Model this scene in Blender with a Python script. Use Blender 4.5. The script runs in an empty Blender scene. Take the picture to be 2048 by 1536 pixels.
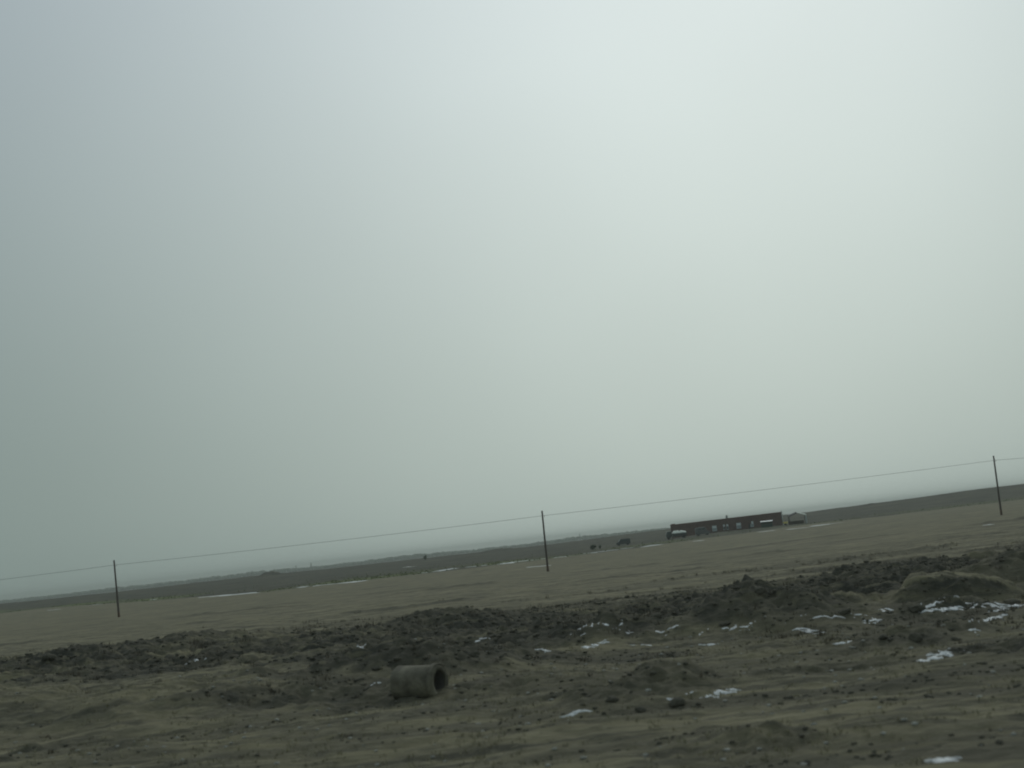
import bpy, bmesh, math, random
import numpy as np
from mathutils import Vector, Matrix

random.seed(7)
rng = np.random.default_rng(7)
sc = bpy.context.scene
R = math.radians

# ------------------------------------------------------------------ camera
EYE = 4.0
FPX = 2400.0                      # focal length in pixels of a 2048 px wide picture
ROLL = math.atan(0.1095)
PITCH = math.atan(319.0 / FPX)
F_ = Vector((0, math.cos(PITCH), math.sin(PITCH)))
R0 = Vector((1, 0, 0))
U0 = Vector((0, -math.sin(PITCH), math.cos(PITCH)))
RC = R0 * math.cos(ROLL) - U0 * math.sin(ROLL)
UC = R0 * math.sin(ROLL) + U0 * math.cos(ROLL)
cam = bpy.data.cameras.new('camera')
camo = bpy.data.objects.new('camera', cam)
sc.collection.objects.link(camo)
m3 = Matrix((RC, UC, -F_)).transposed()
camo.matrix_world = Matrix.Translation((0, 0, EYE)) @ m3.to_4x4()
cam.sensor_width = 36.0
cam.lens = 36.0 * FPX / 2048.0
cam.clip_start = 0.1
cam.clip_end = 30000
cam.dof.use_dof = True            # a compact camera focused far away: the near ground is soft
cam.dof.focus_distance = 170
cam.dof.aperture_fstop = 0.75
sc.camera = camo

# ------------------------------------------------------------------ sky, sun, exposure
SUN_AZ, SUN_EL = R(16), R(38)     # azimuth measured from +Y towards +X
sun_dir = Vector((math.sin(SUN_AZ) * math.cos(SUN_EL), math.cos(SUN_AZ) * math.cos(SUN_EL), math.sin(SUN_EL)))
world = bpy.data.worlds.new('World')
sc.world = world
world.use_nodes = True
nt = world.node_tree
nt.nodes.clear()
N, L = nt.nodes, nt.links


def wn(t, **k):
    n = N.new(t)
    for a, b in k.items():
        setattr(n, a, b)
    return n


def vmath(op, a, b=None):
    n = wn('ShaderNodeMath', operation=op)
    for i, v in enumerate((a, b)):
        if v is None:
            continue
        if isinstance(v, (int, float)):
            n.inputs[i].default_value = v
        else:
            L.new(v, n.inputs[i])
    return n.outputs[0]


def wmix(fac, a, b, blend='MIX'):
    n = wn('ShaderNodeMix', data_type='RGBA', blend_type=blend)
    for i, v in ((0, fac), (6, a), (7, b)):
        if isinstance(v, (int, float, tuple)):
            n.inputs[i].default_value = v
        else:
            L.new(v, n.inputs[i])
    return n.outputs[2]


def ramp(x, lo, hi):
    n = wn('ShaderNodeMapRange', interpolation_type='SMOOTHERSTEP')
    L.new(x, n.inputs[0])
    n.inputs[1].default_value = lo
    n.inputs[2].default_value = hi
    return n.outputs[0]


tc = wn('ShaderNodeTexCoord')
sep = wn('ShaderNodeSeparateXYZ')
L.new(tc.outputs['Generated'], sep.inputs[0])
glow_dir = Vector((math.sin(R(13)) * math.cos(R(20.5)), math.cos(R(13)) * math.cos(R(20.5)), math.sin(R(20.5))))
dot = wn('ShaderNodeVectorMath', operation='DOT_PRODUCT')
L.new(tc.outputs['Generated'], dot.inputs[0])
dot.inputs[1].default_value = glow_dir
ang = vmath('ARCCOSINE', dot.outputs['Value'])
glow = vmath('EXPONENT', vmath('MULTIPLY', vmath('POWER', vmath('DIVIDE', ang, R(28)), 2.0), -1.0))
elev = ramp(sep.outputs['Z'], -0.05, 0.75)
base = wmix(elev, (0.192, 0.252, 0.236, 1), (0.290, 0.350, 0.400, 1))
ng = wn('ShaderNodeTexNoise')
ng.inputs['Scale'].default_value = 1.7
ng.inputs['Detail'].default_value = 3.0
ng.inputs['Roughness'].default_value = 0.45
L.new(tc.outputs['Generated'], ng.inputs['Vector'])
mott = wn('ShaderNodeMapRange')
L.new(ng.outputs[0], mott.inputs[0])
mott.inputs[1].default_value = 0.3
mott.inputs[2].default_value = 0.7
mott.inputs[3].default_value = 0.94
mott.inputs[4].default_value = 1.06
gl = wmix(glow, (0, 0, 0, 1), (0.412, 0.436, 0.404, 1))
cloud = wmix(1.0, base, gl, 'ADD')
cm = wmix(1.0, cloud, (1, 1, 1, 1), 'MULTIPLY')
vm = wn('ShaderNodeVectorMath', operation='SCALE')
L.new(cm, vm.inputs[0])
L.new(mott.outputs[0], vm.inputs['Scale'])
sky = wn('ShaderNodeTexSky', sky_type='NISHITA')
sky.sun_disc = False
sky.sun_elevation = SUN_EL
sky.sun_rotation = SUN_AZ
sky.dust_density = 5.0
bg1 = wn('ShaderNodeBackground')
L.new(sky.outputs[0], bg1.inputs[0])
bg1.inputs[1].default_value = 0.05
bg2 = wn('ShaderNodeBackground')
L.new(vm.outputs[0], bg2.inputs[0])
bg2.inputs[1].default_value = 1.0
mx = wn('ShaderNodeMixShader')
mx.inputs[0].default_value = 0.97      # a closed cloud layer over the clear sky
L.new(bg1.outputs[0], mx.inputs[1])
L.new(bg2.outputs[0], mx.inputs[2])
wo = wn('ShaderNodeOutputWorld')
L.new(mx.outputs[0], wo.inputs[0])

sun = bpy.data.lights.new('sun', 'SUN')
sun.energy = 0.5
sun.angle = R(25)
sun.color = (1.0, 0.97, 0.92)
suno = bpy.data.objects.new('sun', sun)
sc.collection.objects.link(suno)
suno.rotation_euler = sun_dir.to_track_quat('Z', 'Y').to_euler()
suno.location = sun_dir * 100

vs = sc.view_settings
vs.view_transform = 'Standard'
vs.look = 'None'
vs.gamma = 1
vs.exposure = 0
vs.use_curve_mapping = False
sc.cycles.use_denoising = True
sc.cycles.volume_bounces = 1
sc.cycles.max_bounces = 6
sc.cycles.filter_width = 2.0

# ------------------------------------------------------------------ helpers: pixels of the 2048 picture


def ray(px, py):
    v = F_ * FPX + RC * (px - 1024) + UC * (768 - py)
    return v.normalized()


def tx(px):
    """x/y of the ground direction seen at picture column px, on the eye line"""
    v = ray(px, 1201 - 0.1095 * px)
    return v.x / v.y


# ------------------------------------------------------------------ numpy noise


def _hash(ix, iy, seed):
    h = (ix.astype(np.int64) * 374761393 + iy.astype(np.int64) * 668265263 + seed * 1274126177) & 0xFFFFFFFF
    h = ((h ^ (h >> 13)) * 1274126177) & 0xFFFFFFFF
    h = (h ^ (h >> 16)) & 0xFFFFFFFF
    return h.astype(np.float64) / 4294967295.0


def vnoise(x, y, seed=0):
    """gradient noise, about -0.7..0.7"""
    ix, iy = np.floor(x), np.floor(y)
    fx, fy = x - ix, y - iy
    u = fx * fx * fx * (fx * (fx * 6 - 15) + 10)
    v = fy * fy * fy * (fy * (fy * 6 - 15) + 10)

    def g(a, b):
        t = _hash(ix + a, iy + b, seed) * 2 * np.pi
        return np.cos(t) * (fx - a) + np.sin(t) * (fy - b)
    return (g(0, 0) * (1 - u) + g(1, 0) * u) * (1 - v) + (g(0, 1) * (1 - u) + g(1, 1) * u) * v


def fbm(x, y, scale, octs=4, seed=0, rough=0.5):
    r = 0
    a = 1.0
    for k in range(octs):
        r = r + a * vnoise(x / scale * 2 ** k + 13.7 * k, y / scale * 2 ** k - 7.3 * k, seed + k)
        a *= rough
    return r


def S(x):
    x = np.clip(x, 0, 1)
    return x * x * (3 - 2 * x)


# ------------------------------------------------------------------ the lie of the land
# (column px, distance, half length, half depth, height, darkness of the earth, flatness)
MOUNDS = [
    (-120, 40, 11.0, 3.0, 1.15, 0.0, 1.0),
    (330, 37, 3.0, 2.0, 0.42, 0.0, 1.0),
    (640, 37, 3.0, 1.8, 0.2, 0.1, 1.0),
    (690, 41, 2.8, 2.2, 0.55, 0.95, 1.0),
    (815, 39.5, 2.4, 2.0, 0.75, 1.0, 1.0),
    (950, 42, 3.0, 2.2, 0.55, 1.0, 1.0),
    (1060, 35, 2.4, 1.5, 0.30, 0.1, 1.0),
    (600, 36.5, 3.2, 1.5, 0.15, 0.75, 1.0),
    (770, 35, 2.2, 1.3, 0.18, 0.8, 1.0),
    (835, 31.0, 0.9, 0.5, 0.11, 0.35, 1.0),
    (950, 34, 1.8, 1.2, 0.15, 0.6, 1.0),
    (1160, 31.5, 1.8, 1.0, 0.18, 0.6, 1.0),
    (1640, 31, 2.2, 1.0, 0.2, 0.6, 1.0),
    (1560, 38, 2.4, 1.2, 0.2, 0.6, 1.0),
    (1250, 30, 2.0, 1.5, 0.48, 0.7, 1.0),
    (1360, 31, 1.6, 1.1, 0.26, 0.5, 1.0),
    (1190, 47, 2.4, 1.6, 0.8, 0.95, 1.0),
    (1400, 37, 3.5, 1.2, 0.2, 0.0, 1.0),
    (1455, 48, 2.6, 2.4, 0.85, 1.0, 1.0),
    (1545, 46.5, 2.4, 1.8, 0.65, 1.0, 1.0),
    (1755, 35, 1.8, 1.4, 0.42, 0.75, 1.0),
    (1850, 36, 1.6, 1.0, 0.32, 0.7, 1.0),
    (1885, 48.5, 2.3, 1.2, 0.95, 0.55, 2.4),
    (1845, 45.5, 2.2, 1.1, 0.55, 0.75, 1.0),
    (2030, 52, 3.0, 1.6, 0.8, 0.7, 1.6),
    (2010, 31, 2.4, 1.3, 0.28, 0.9, 1.0),
    (1500, 22.6, 0.7, 0.45, 0.2, 0.8, 1.0),
    (70, 33, 0.8, 0.7, 0.16, 0.7, 1.0),
    (220, 31.5, 0.9, 0.6, 0.17, 0.7, 1.0),
    (-60, 31, 0.9, 0.6, 0.17, 0.7, 1.0),
    (1430, 22.0, 1.4, 0.7, 0.12, 0.4, 1.0),
    (380, 66, 2.4, 1.6, 0.5, 0.8, 1.0),
    (880, 60, 2.6, 2.0, 0.55, 0.9, 1.0),
    # far heaps on the crest
    (538, 560, 6.0, 8.0, 1.9, 1.0, 1.0),
    (1003, 570, 7.0, 8.0, 1.1, 1.0, 1.3),
    (970, 560, 2.5, 6.0, 0.8, 1.0, 1.0),
    (1741, 560, 3.5, 6.0, 0.9, 1.0, 1.0),
    (1888, 560, 4.0, 6.0, 0.9, 1.0, 1.0),
    (1640, 560, 2.5, 6.0, 0.5, 1.0, 1.0),
]
MOUNDS = [(tx(m[0]) * m[1],) + m[1:] for m in MOUNDS]
TK = np.array([-1.5, -.45, -.33, -.22, -.15, 0, .09, .157, .24, .43, 1.5])
EDGE = np.array([430, 400, 310, 228, 240, 260, 282, 300, 335, 380, 430])
BC = np.array([66, 62, 59, 57, 54.5, 53, 53, 53, 53.5, 58, 62])          # centre of the dug ridge
BH = np.array([1.3, 1.3, 1.25, 1.15, .95, .85, .85, .95, 1.1, 1.2, 1.2])   # its height
CZ = np.array([2.4, 2.5, 2.4, 2.3, 2.2, 2.1, 2.6, 3.1, 3.75, 6.3, 8.0])   # height of the far crest


def land(x, y):
    """height and kinds of ground at x, y (numpy arrays)"""
    x = np.asarray(x, float)
    y = np.asarray(y, float)
    ys = np.maximum(y, 5.0)
    tt = x / ys
    t = np.clip(tt, -1.5, 1.5)
    d = y
    z = 0.55 * S((x - 12) / 55) * S((d - 75) / 60)
    cz = np.interp(t, TK, CZ)
    z = z + (cz - 0.3) * S((d - 380) / 230) - (cz + 4) * S((d - 620) / 330)

    def part(mask, fn, default=0.0):
        out = np.full(x.shape, default)
        if mask.any():
            out[mask] = fn(x[mask], y[mask])
        return out
    m_far = (d > 150) & (d < 2000)
    z = z + part(m_far, lambda a, b: fbm(a, b, 90, 3, 40) * 0.5 * S((b - 150) / 200) * (1 - S((b - 1200) / 800)))
    z = z + part((d > 290) & (d < 1250), lambda a, b: fbm(a, b, 26, 3, 60) * 0.28 * S((b - 300) / 150) * (1 - S((b - 900) / 300)))
    z = z + fbm(x, y, 14, 2, 3) * 0.10
    view = np.abs(tt) < 0.75
    m_near = (d > 10) & (d < 160) & view
    # the dug ridge
    bc = np.interp(t, TK, BC) + part(m_near, lambda a, b: fbm(a, b * 0, 16, 2, 21) * 4)
    bh = np.interp(t, TK, BH)
    u = (d - bc)
    prof = np.where(u < 0, np.exp(-(u / 8.5) ** 2 * 1.6), np.exp(-(u / 21.0) ** 2 * 2.0))
    heaps = part(m_near, lambda a, b: 0.62 + 0.62 * fbm(a * .7, b * 0.8, 8.0, 3, 33) + 0.45 * np.abs(fbm(a, b, 3.4, 3, 35)))
    z = z + bh * prof * np.clip(heaps, 0.02, 1.25)
    rough = np.clip(prof * 1.2, 0, 1)
    # broken ground that goes on behind the ridge, more of it to the right
    brk = part(m_near, lambda a, b: S((fbm(a * .45, b, 7, 5, 55, .6) * 1.3 + 0.26) / 0.5)) * np.exp(-((d - bc - 20) / (11 + 17 * S((t + .1) / .35))) ** 2) * (0.65 + 0.35 * S((t + .25) / .35))
    rough = np.maximum(rough, brk * .95)
    # the wet hollow in front of the ridge
    z = z - 0.30 * np.exp(-((u + 11) / 4.5) ** 2) * S((t + 0.12) / 0.2)
    soil = S((prof * 1.5 + part(m_near, lambda a, b: fbm(a * .45, b, 5, 6, 51, .68)) * 1.35 - 0.55) / 0.7)
    soil = np.maximum(soil, brk * .9)
    wet = np.exp(-((u + 12) / 7.0) ** 2) * S((t + 0.08) / 0.16) * part(m_near, lambda a, b: S((fbm(a * .4, b, 4.0, 4, 57, .6) * 1.3 + .28) / .5))
    soil = np.maximum(soil, wet * .9)
    for (mx_, my_, rx, ry, h, dk, fl) in MOUNDS:
        lim = 2.9 if fl <= 1 else 2.0
        k = np.nonzero((np.abs(x - mx_) < rx * lim + ry) & (np.abs(y - my_) < ry * lim))
        if not len(k[0]):
            continue
        xx, yy = x[k], y[k]
        near_m = my_ < 100
        wv = 0.35 * fbm(xx, yy, 1.7, 3, 77) if near_m else 0.0
        q = ((xx - mx_ + rx * wv) / rx) ** 2 + ((yy - my_ + ry * wv) / ry) ** 2
        g = np.exp(-q ** fl)
        wob = 1 + (0.55 * fbm(xx, yy, rx * .6 + .3, 3, 78) if fl < 1.5 else 0.12 * fbm(xx, yy, 1.2, 3, 78))
        z[k] += h * g * np.clip(wob, .35, 1.5)
        gm = S(g * 1.8 + (0.5 * fbm(xx, yy, 1.1, 3, 76) - .12 if near_m else 0))
        if fl > 2:                      # pale turf on its flat top, shade of the front face painted as dark soil
            dk = np.where(yy < my_ - .45 * ry, .95, .0)
        soil[k] = soil[k] * (1 - gm) + gm * np.clip(dk + 0.5 * fbm(xx, yy, 1.2, 3, 79) * near_m, 0, 1)
        if near_m:
            rough[k] = np.maximum(rough[k], g * (0.35 + 0.65 * dk))

    # lumps: ridged noise gives creases between clods
    def rid(a, b, s, o, sd):
        return 0.5 - np.abs(fbm(a, b, s, o, sd, .6)) * 1.4
    near = 1 - S((d - 95) / 60)
    z = z + rough * near * (part(m_near, lambda a, b: 0.46 * rid(a * .8, b, 2.6, 4, 61) + 0.24 * rid(a * .8, b, 1.0, 3, 65) + 0.09 * fbm(a, b, 0.36, 2, 68) - 0.28))
    flat = near * (1 - rough)
    z = z + flat * part(m_near, lambda a, b: 0.11 * fbm(a * 0.45, b, 1.7, 4, 71) + 0.045 * fbm(a * .7, b, 0.45, 2, 74))
    m_fg = (d < 50) & view & (d > 5)
    fg = 1 - S((d - 30) / 16)
    z = z + fg * part(m_fg, lambda a, b: 0.20 * fbm(a * 0.5, b, 3.1, 4, 81, .6))
    # wheel ruts and furrows along the line of poles
    m_rut = (d > 70) & (d < 215) & view

    def rutf(a, b):
        zz = 0
        rr = 0
        for k, (rc, w, am) in enumerate(((133, 2.4, .20), (141, 1.6, .12), (110, 1.5, .12), (99, 1.3, .14), (88, 1.4, .20), (168, 2.5, .10))):
            o = vnoise(a / 34.0 + k * 9, b * 0 + k, 90) * 13 + vnoise(a / 9.0, b * 0 + k, 93) * 2.2
            gate = S(fbm(a, b + k * 30, 17.0, 2, 96) * 2.6 + 0.12)
            e = np.exp(-((b - rc - o) / w) ** 2) * gate
            zz = zz + am * e * (1 + 1.4 * vnoise(a / 1.3, b / 1.3, 97))
            rr = np.maximum(rr, e)
        so_ = S(rr * 1.3 - 0.2 + 0.7 * fbm(a * .6, b, 2.0, 3, 99)) * 0.8 * (rr > 0.05)
        return zz + 1j * so_
    out = np.zeros(x.shape, complex)
    if m_rut.any():
        out[m_rut] = rutf(x[m_rut], y[m_rut])
    z = z + out.real
    soil = np.maximum(soil, out.imag)
    # grey worn strips along the road in front
    worn = part(m_fg, lambda a, b: S((fbm(a * 0.2, b, 2.2, 5, 111, .62) * 1.4 + 0.16) / 0.55)) * (1 - S((d - 30) / 14)) * (0.5 + 0.4 * S((t + .3) / .5))
    soil = np.maximum(soil, worn * 0.8)
    edge = np.interp(t, TK, EDGE) + part(m_far, lambda a, b: fbm(a, b * 0, 30, 3, 121) * 9)
    plough = S((d - edge) / 6)
    green = plough * np.exp(-((d - edge - 22) / 30) ** 2) * part(m_far, lambda a, b: S(fbm(a, b * .5, 30, 4, 131) * 1.5 + 0.55)) * (1 - S((t + .02) / .2) * .65)
    return z, soil, green, plough


def ground_z(x, y):
    return float(land(np.array([x]), np.array([y]))[0][0])


def on_ground(px, py, dmin=10, dmax=700):
    """where the sight line through a picture point meets the land"""
    v = ray(px, py)
    k = np.geomspace(dmin, dmax, 700) / v.y
    X, Y, Z = v.x * k, v.y * k, EYE + v.z * k
    h = land(X, Y)[0]
    i = np.argmax(Z < h)
    if not (Z < h).any():
        i = len(k) - 1
    return float(X[i]), float(Y[i]), float(h[i])


# ------------------------------------------------------------------ materials


def mat(name, color, rough=0.85, var=0.2, scale=3.0, bump=0.0, bscale=20.0, coord='Object', metallic=0.0):
    m = bpy.data.materials.new(name)
    m.use_nodes = True
    t = m.node_tree
    b = t.nodes['Principled BSDF']
    b.inputs['Roughness'].default_value = rough
    b.inputs['Metallic'].default_value = metallic
    b.inputs['Specular IOR Level'].default_value = 0.25
    tcn = t.nodes.new('ShaderNodeTexCoord')
    no = t.nodes.new('ShaderNodeTexNoise')
    no.inputs['Scale'].default_value = scale
    no.inputs['Detail'].default_value = 6
    t.links.new(tcn.outputs[coord], no.inputs['Vector'])
    mp = t.nodes.new('ShaderNodeMapRange')
    t.links.new(no.outputs[0], mp.inputs[0])
    mp.inputs[1].default_value = 0.3
    mp.inputs[2].default_value = 0.7
    mp.inputs[3].default_value = 1 - var
    mp.inputs[4].default_value = 1 + var
    sv = t.nodes.new('ShaderNodeVectorMath')
    sv.operation = 'SCALE'
    sv.inputs[0].default_value = color
    t.links.new(mp.outputs[0], sv.inputs['Scale'])
    t.links.new(sv.outputs[0], b.inputs['Base Color'])
    if bump:
        n2 = t.nodes.new('ShaderNodeTexNoise')
        n2.inputs['Scale'].default_value = bscale
        n2.inputs['Detail'].default_value = 5
        t.links.new(tcn.outputs[coord], n2.inputs['Vector'])
        bp = t.nodes.new('ShaderNodeBump')
        bp.inputs['Strength'].default_value = bump
        bp.inputs['Distance'].default_value = 0.05
        t.links.new(n2.outputs[0], bp.inputs['Height'])
        t.links.new(bp.outputs[0], b.inputs['Normal'])
    return m


def ground_material():
    m = bpy.data.materials.new('ground_earth')
    m.use_nodes = True
    t = m.node_tree
    b = t.nodes['Principled BSDF']
    b.inputs['Specular IOR Level'].default_value = 0.15
    nn, ll = t.nodes, t.links
    geo = nn.new('ShaderNodeNewGeometry')
    at = nn.new('ShaderNodeAttribute')
    at.attribute_name = 'kinds'
    sp = nn.new('ShaderNodeSeparateColor')
    ll.new(at.outputs['Color'], sp.inputs[0])

    def noise(scale, detail, sx=1.0, sy=1.0, rough=0.6):
        mp = nn.new('ShaderNodeMapping')
        mp.inputs['Scale'].default_value = (sx, sy, 1)
        ll.new(geo.outputs['Position'], mp.inputs[0])
        n = nn.new('ShaderNodeTexNoise')
        n.inputs['Scale'].default_value = scale
        n.inputs['Detail'].default_value = detail
        n.inputs['Roughness'].default_value = rough
        ll.new(mp.outputs[0], n.inputs['Vector'])
        return n.outputs[0]

    def rmp(x, a, b_, c=0.0, d=1.0):
        n = nn.new('ShaderNodeMapRange')
        n.interpolation_type = 'SMOOTHSTEP'
        ll.new(x, n.inputs[0])
        for i, v in enumerate((a, b_, c, d)):
            n.inputs[i + 1].default_value = v
        return n.outputs[0]

    def mix(f, a, b_, blend='MIX'):
        n = nn.new('ShaderNodeMix')
        n.data_type = 'RGBA'
        n.blend_type = blend
        for i, v in ((0, f), (6, a), (7, b_)):
            if isinstance(v, (float, int, tuple)):
                n.inputs[i].default_value = v
            else:
                ll.new(v, n.inputs[i])
        return n.outputs[2]

    big = noise(0.11, 5, 0.6, 1.0)
    mid = noise(0.9, 6, 0.35, 1.0, 0.65)
    fine = noise(6.0, 6, 0.4, 1.0, 0.7)
    streak = noise(2.0, 8, 0.14, 1.0, 0.68)
    streak2 = noise(0.5, 7, 0.14, 1.0, 0.65)
    # dry grass and worn earth of the field
    tan = mix(rmp(big, .35, .65), (0.198, 0.182, 0.108, 1), (0.238, 0.216, 0.132, 1))
    tan = mix(rmp(mid, .42, .66), tan, (0.146, 0.136, 0.088, 1))
    tan = mix(rmp(streak2, .50, .62, 0, .55), tan, (0.112, 0.107, 0.074, 1))
    tan = mix(rmp(streak, .49, .60, 0, .85), tan, (0.080, 0.077, 0.055, 1))
    streak3 = noise(3.1, 7, 0.10, 1.0, 0.66)
    tan = mix(rmp(streak3, .56, .68, 0, .7), tan, (0.30, 0.275, 0.175, 1))
    tan = mix(rmp(fine, .50, .72, 0, .6), tan, (0.28, 0.262, 0.165, 1))
    dark = mix(rmp(mid, .38, .64), (0.052, 0.052, 0.039, 1), (0.106, 0.099, 0.070, 1))
    dark = mix(rmp(streak, .52, .64, 0, .75), dark, (0.170, 0.158, 0.100, 1))
    dark = mix(rmp(fine, .5, .75, 0, .5), dark, (0.16, 0.15, 0.115, 1))
    c = mix(sp.outputs['Red'], tan, dark)
    far1 = noise(0.16, 7, 0.4, 1.0, 0.75)
    pl = mix(rmp(far1, .36, .64), (0.036, 0.040, 0.028, 1), (0.098, 0.094, 0.062, 1))
    c = mix(sp.outputs['Blue'], c, pl)
    c = mix(sp.outputs['Green'], c, (0.130, 0.150, 0.060, 1))
    ll.new(c, b.inputs['Base Color'])
    b.inputs['Roughness'].default_value = 0.95
    bp = nn.new('ShaderNodeBump')
    bp.inputs['Strength'].default_value = 1.0
    bp.inputs['Distance'].default_value = 0.09
    add = nn.new('ShaderNodeMath')
    ll.new(fine, add.inputs[0])
    ll.new(mid, add.inputs[1])
    ll.new(add.outputs[0], bp.inputs['Height'])
    ll.new(bp.outputs[0], b.inputs['Normal'])
    return m


M = dict(
    ground=ground_material(),
    clod=mat('damp_clod', (0.088, 0.084, 0.060), 0.95, 0.3, 6, 0.5, 14),
    tuft=mat('dry_grass', (0.22, 0.205, 0.12), 0.9, 0.3, 0.8),
    deadweed=mat('dead_weed', (0.105, 0.092, 0.062), 0.9, 0.45, 0.5),
    weed=mat('green_weeds', (0.115, 0.13, 0.055), 0.9, 0.3, 0.5),
    snow=mat('old_snow', (0.70, 0.72, 0.69), 0.7, 0.25, 2.5, 0.3, 8),
    farsnow=mat('thin_snow', (0.60, 0.62, 0.58), 0.8, 0.15, 0.3),
    wood=mat('grey_pole_wood', (0.105, 0.09, 0.075), 0.85, 0.25, 4, 0.4, 30),
    wood2=mat('brown_pole_foot', (0.11, 0.075, 0.05), 0.85, 0.25, 4),
    ceramic=mat('ceramic_insulator', (0.35, 0.33, 0.30), 0.35, 0.05),
    steel=mat('dull_steel', (0.10, 0.10, 0.10), 0.5, 0.15, 8, metallic=0.7),
    wire=mat('weathered_wire', (0.10, 0.10, 0.10), 0.6, 0.1),
    concrete=mat('pipe_concrete', (0.155, 0.145, 0.104), 0.92, 0.5, 2.2, 0.6, 9),
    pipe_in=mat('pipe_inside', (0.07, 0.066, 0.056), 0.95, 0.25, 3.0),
    brick=mat('red_brown_brick', (0.125, 0.080, 0.066), 0.9, 0.22, 1.2, 0.3, 12),
    coping=mat('red_coping', (0.145, 0.066, 0.054), 0.85, 0.15, 1.0),
    plaster=mat('pale_plaster', (0.42, 0.45, 0.42), 0.85, 0.12, 1.0),
    greyplaster=mat('grey_plaster', (0.16, 0.19, 0.175), 0.85, 0.12, 1.0),
    roof=mat('felt_roof', (0.07, 0.07, 0.068), 0.9, 0.2, 0.6),
    frame=mat('white_window_paint', (0.66, 0.72, 0.70), 0.6, 0.08),
    board=mat('pale_window_board', (0.30, 0.35, 0.34), 0.8, 0.12, 2),
    glass=mat('dull_window_glass', (0.06, 0.08, 0.08), 0.15, 0.1),
    door=mat('dark_door', (0.05, 0.055, 0.05), 0.7, 0.15),
    tarp=mat('pale_tarpaulin', (0.66, 0.70, 0.60), 0.8, 0.15, 1.2),
    darkpaint=mat('dark_vehicle_paint', (0.055, 0.065, 0.062), 0.4, 0.15),
    greypaint=mat('grey_vehicle_paint', (0.11, 0.115, 0.11), 0.45, 0.15),
    whitepaint=mat('white_vehicle_paint', (0.40, 0.45, 0.43), 0.45, 0.1),
    tyre=mat('tyre_rubber', (0.03, 0.03, 0.03), 0.9, 0.1),
    yellow=mat('yellow_plastic', (0.70, 0.58, 0.18), 0.6, 0.1),
    greenpaint=mat('dark_green_boards', (0.04, 0.07, 0.055), 0.7, 0.2, 2),
    bark=mat('tree_bark', (0.08, 0.07, 0.055), 0.9, 0.2),
    leaf=mat('dull_foliage', (0.06, 0.075, 0.04), 0.9, 0.3, 0.5),
    stone=mat('pale_stone', (0.34, 0.34, 0.29), 0.9, 0.2, 5, 0.4, 12),
)

# ------------------------------------------------------------------ mesh builder


class MB:
    def __init__(s):
        s.v, s.f = [], []

    def add(s, vs_, fs_):
        o = len(s.v)
        s.v += [tuple(p) for p in vs_]
        s.f += [tuple(i + o for i in f) for f in fs_]
        return s

    def box(s, c, d, rz=0.0):
        cx, cy, cz = c
        dx, dy, dz = d[0] / 2, d[1] / 2, d[2] / 2
        ca, sa = math.cos(rz), math.sin(rz)
        p = []
        for z in (-dz, dz):
            for x, y in ((-dx, -dy), (dx, -dy), (dx, dy), (-dx, dy)):
                p.append((cx + x * ca - y * sa, cy + x * sa + y * ca, cz + z))
        return s.add(p, [(3, 2, 1, 0), (4, 5, 6, 7), (0, 1, 5, 4), (1, 2, 6, 5), (2, 3, 7, 6), (3, 0, 4, 7)])

    def prism(s, prof, y0, y1):
        """closed profile in x, z (anticlockwise seen from -y) extruded along y"""
        n = len(prof)
        p = [(x, y0, z) for x, z in prof] + [(x, y1, z) for x, z in prof]
        return s.add(p, [tuple(range(n)), tuple(range(2 * n - 1, n - 1, -1))] +
                     [((i + 1) % n, i, n + i, n + (i + 1) % n) for i in range(n)])

    def tube(s, pts, rad, seg=8, cap=True):
        pts = [Vector(p) for p in pts]
        if not hasattr(rad, '__len__'):
            rad = [rad] * len(pts)
        vs_, fs_ = [], []
        for i, p in enumerate(pts):
            a = pts[max(i - 1, 0)]
            b = pts[min(i + 1, len(pts) - 1)]
            t = (b - a).normalized()
            up = Vector((0, 0, 1)) if abs(t.z) < 0.9 else Vector((1, 0, 0))
            u = t.cross(up).normalized()
            w = t.cross(u)
            for k in range(seg):
                q = 2 * math.pi * k / seg
                vs_.append(p + (u * math.cos(q) + w * math.sin(q)) * rad[i])
        for i in range(len(pts) - 1):
            for k in range(seg):
                k2 = (k + 1) % seg
                fs_.append((i * seg + k, i * seg + k2, (i + 1) * seg + k2, (i + 1) * seg + k))
        if cap:
            fs_.append(tuple(range(seg - 1, -1, -1)))
            fs_.append(tuple((len(pts) - 1) * seg + k for k in range(seg)))
        return s.add(vs_, fs_)

    def lathe(s, prof, seg=16, axis='z', c=(0, 0, 0), closed=False):
        vs_, fs_ = [], []
        n = len(prof)
        for r_, h in prof:
            for k in range(seg):
                q = 2 * math.pi * k / seg
                a, b = r_ * math.cos(q), r_ * math.sin(q)
                v = {'z': (a, b, h), 'x': (h, a, b), 'y': (a, h, b)}[axis]
                vs_.append((v[0] + c[0], v[1] + c[1], v[2] + c[2]))
        for i in range(n if closed else n - 1):
            j = (i + 1) % n
            for k in range(seg):
                k2 = (k + 1) % seg
                fs_.append((i * seg + k, i * seg + k2, j * seg + k2, j * seg + k))
        if not closed:
            fs_.append(tuple(range(seg - 1, -1, -1)))
            fs_.append(tuple((n - 1) * seg + k for k in range(seg)))
        return s.add(vs_, fs_)

    def build(s, name, material, parent=None, smooth=False):
        me = bpy.data.meshes.new(name)
        me.from_pydata(s.v, [], s.f)
        me.materials.append(material)
        bm = bmesh.new()
        bm.from_mesh(me)
        bmesh.ops.recalc_face_normals(bm, faces=bm.faces)
        bm.to_mesh(me)
        bm.free()
        if smooth:
            me.shade_smooth()
        o = bpy.data.objects.new(name, me)
        sc.collection.objects.link(o)
        if parent:
            o.parent = parent
        return o


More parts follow.
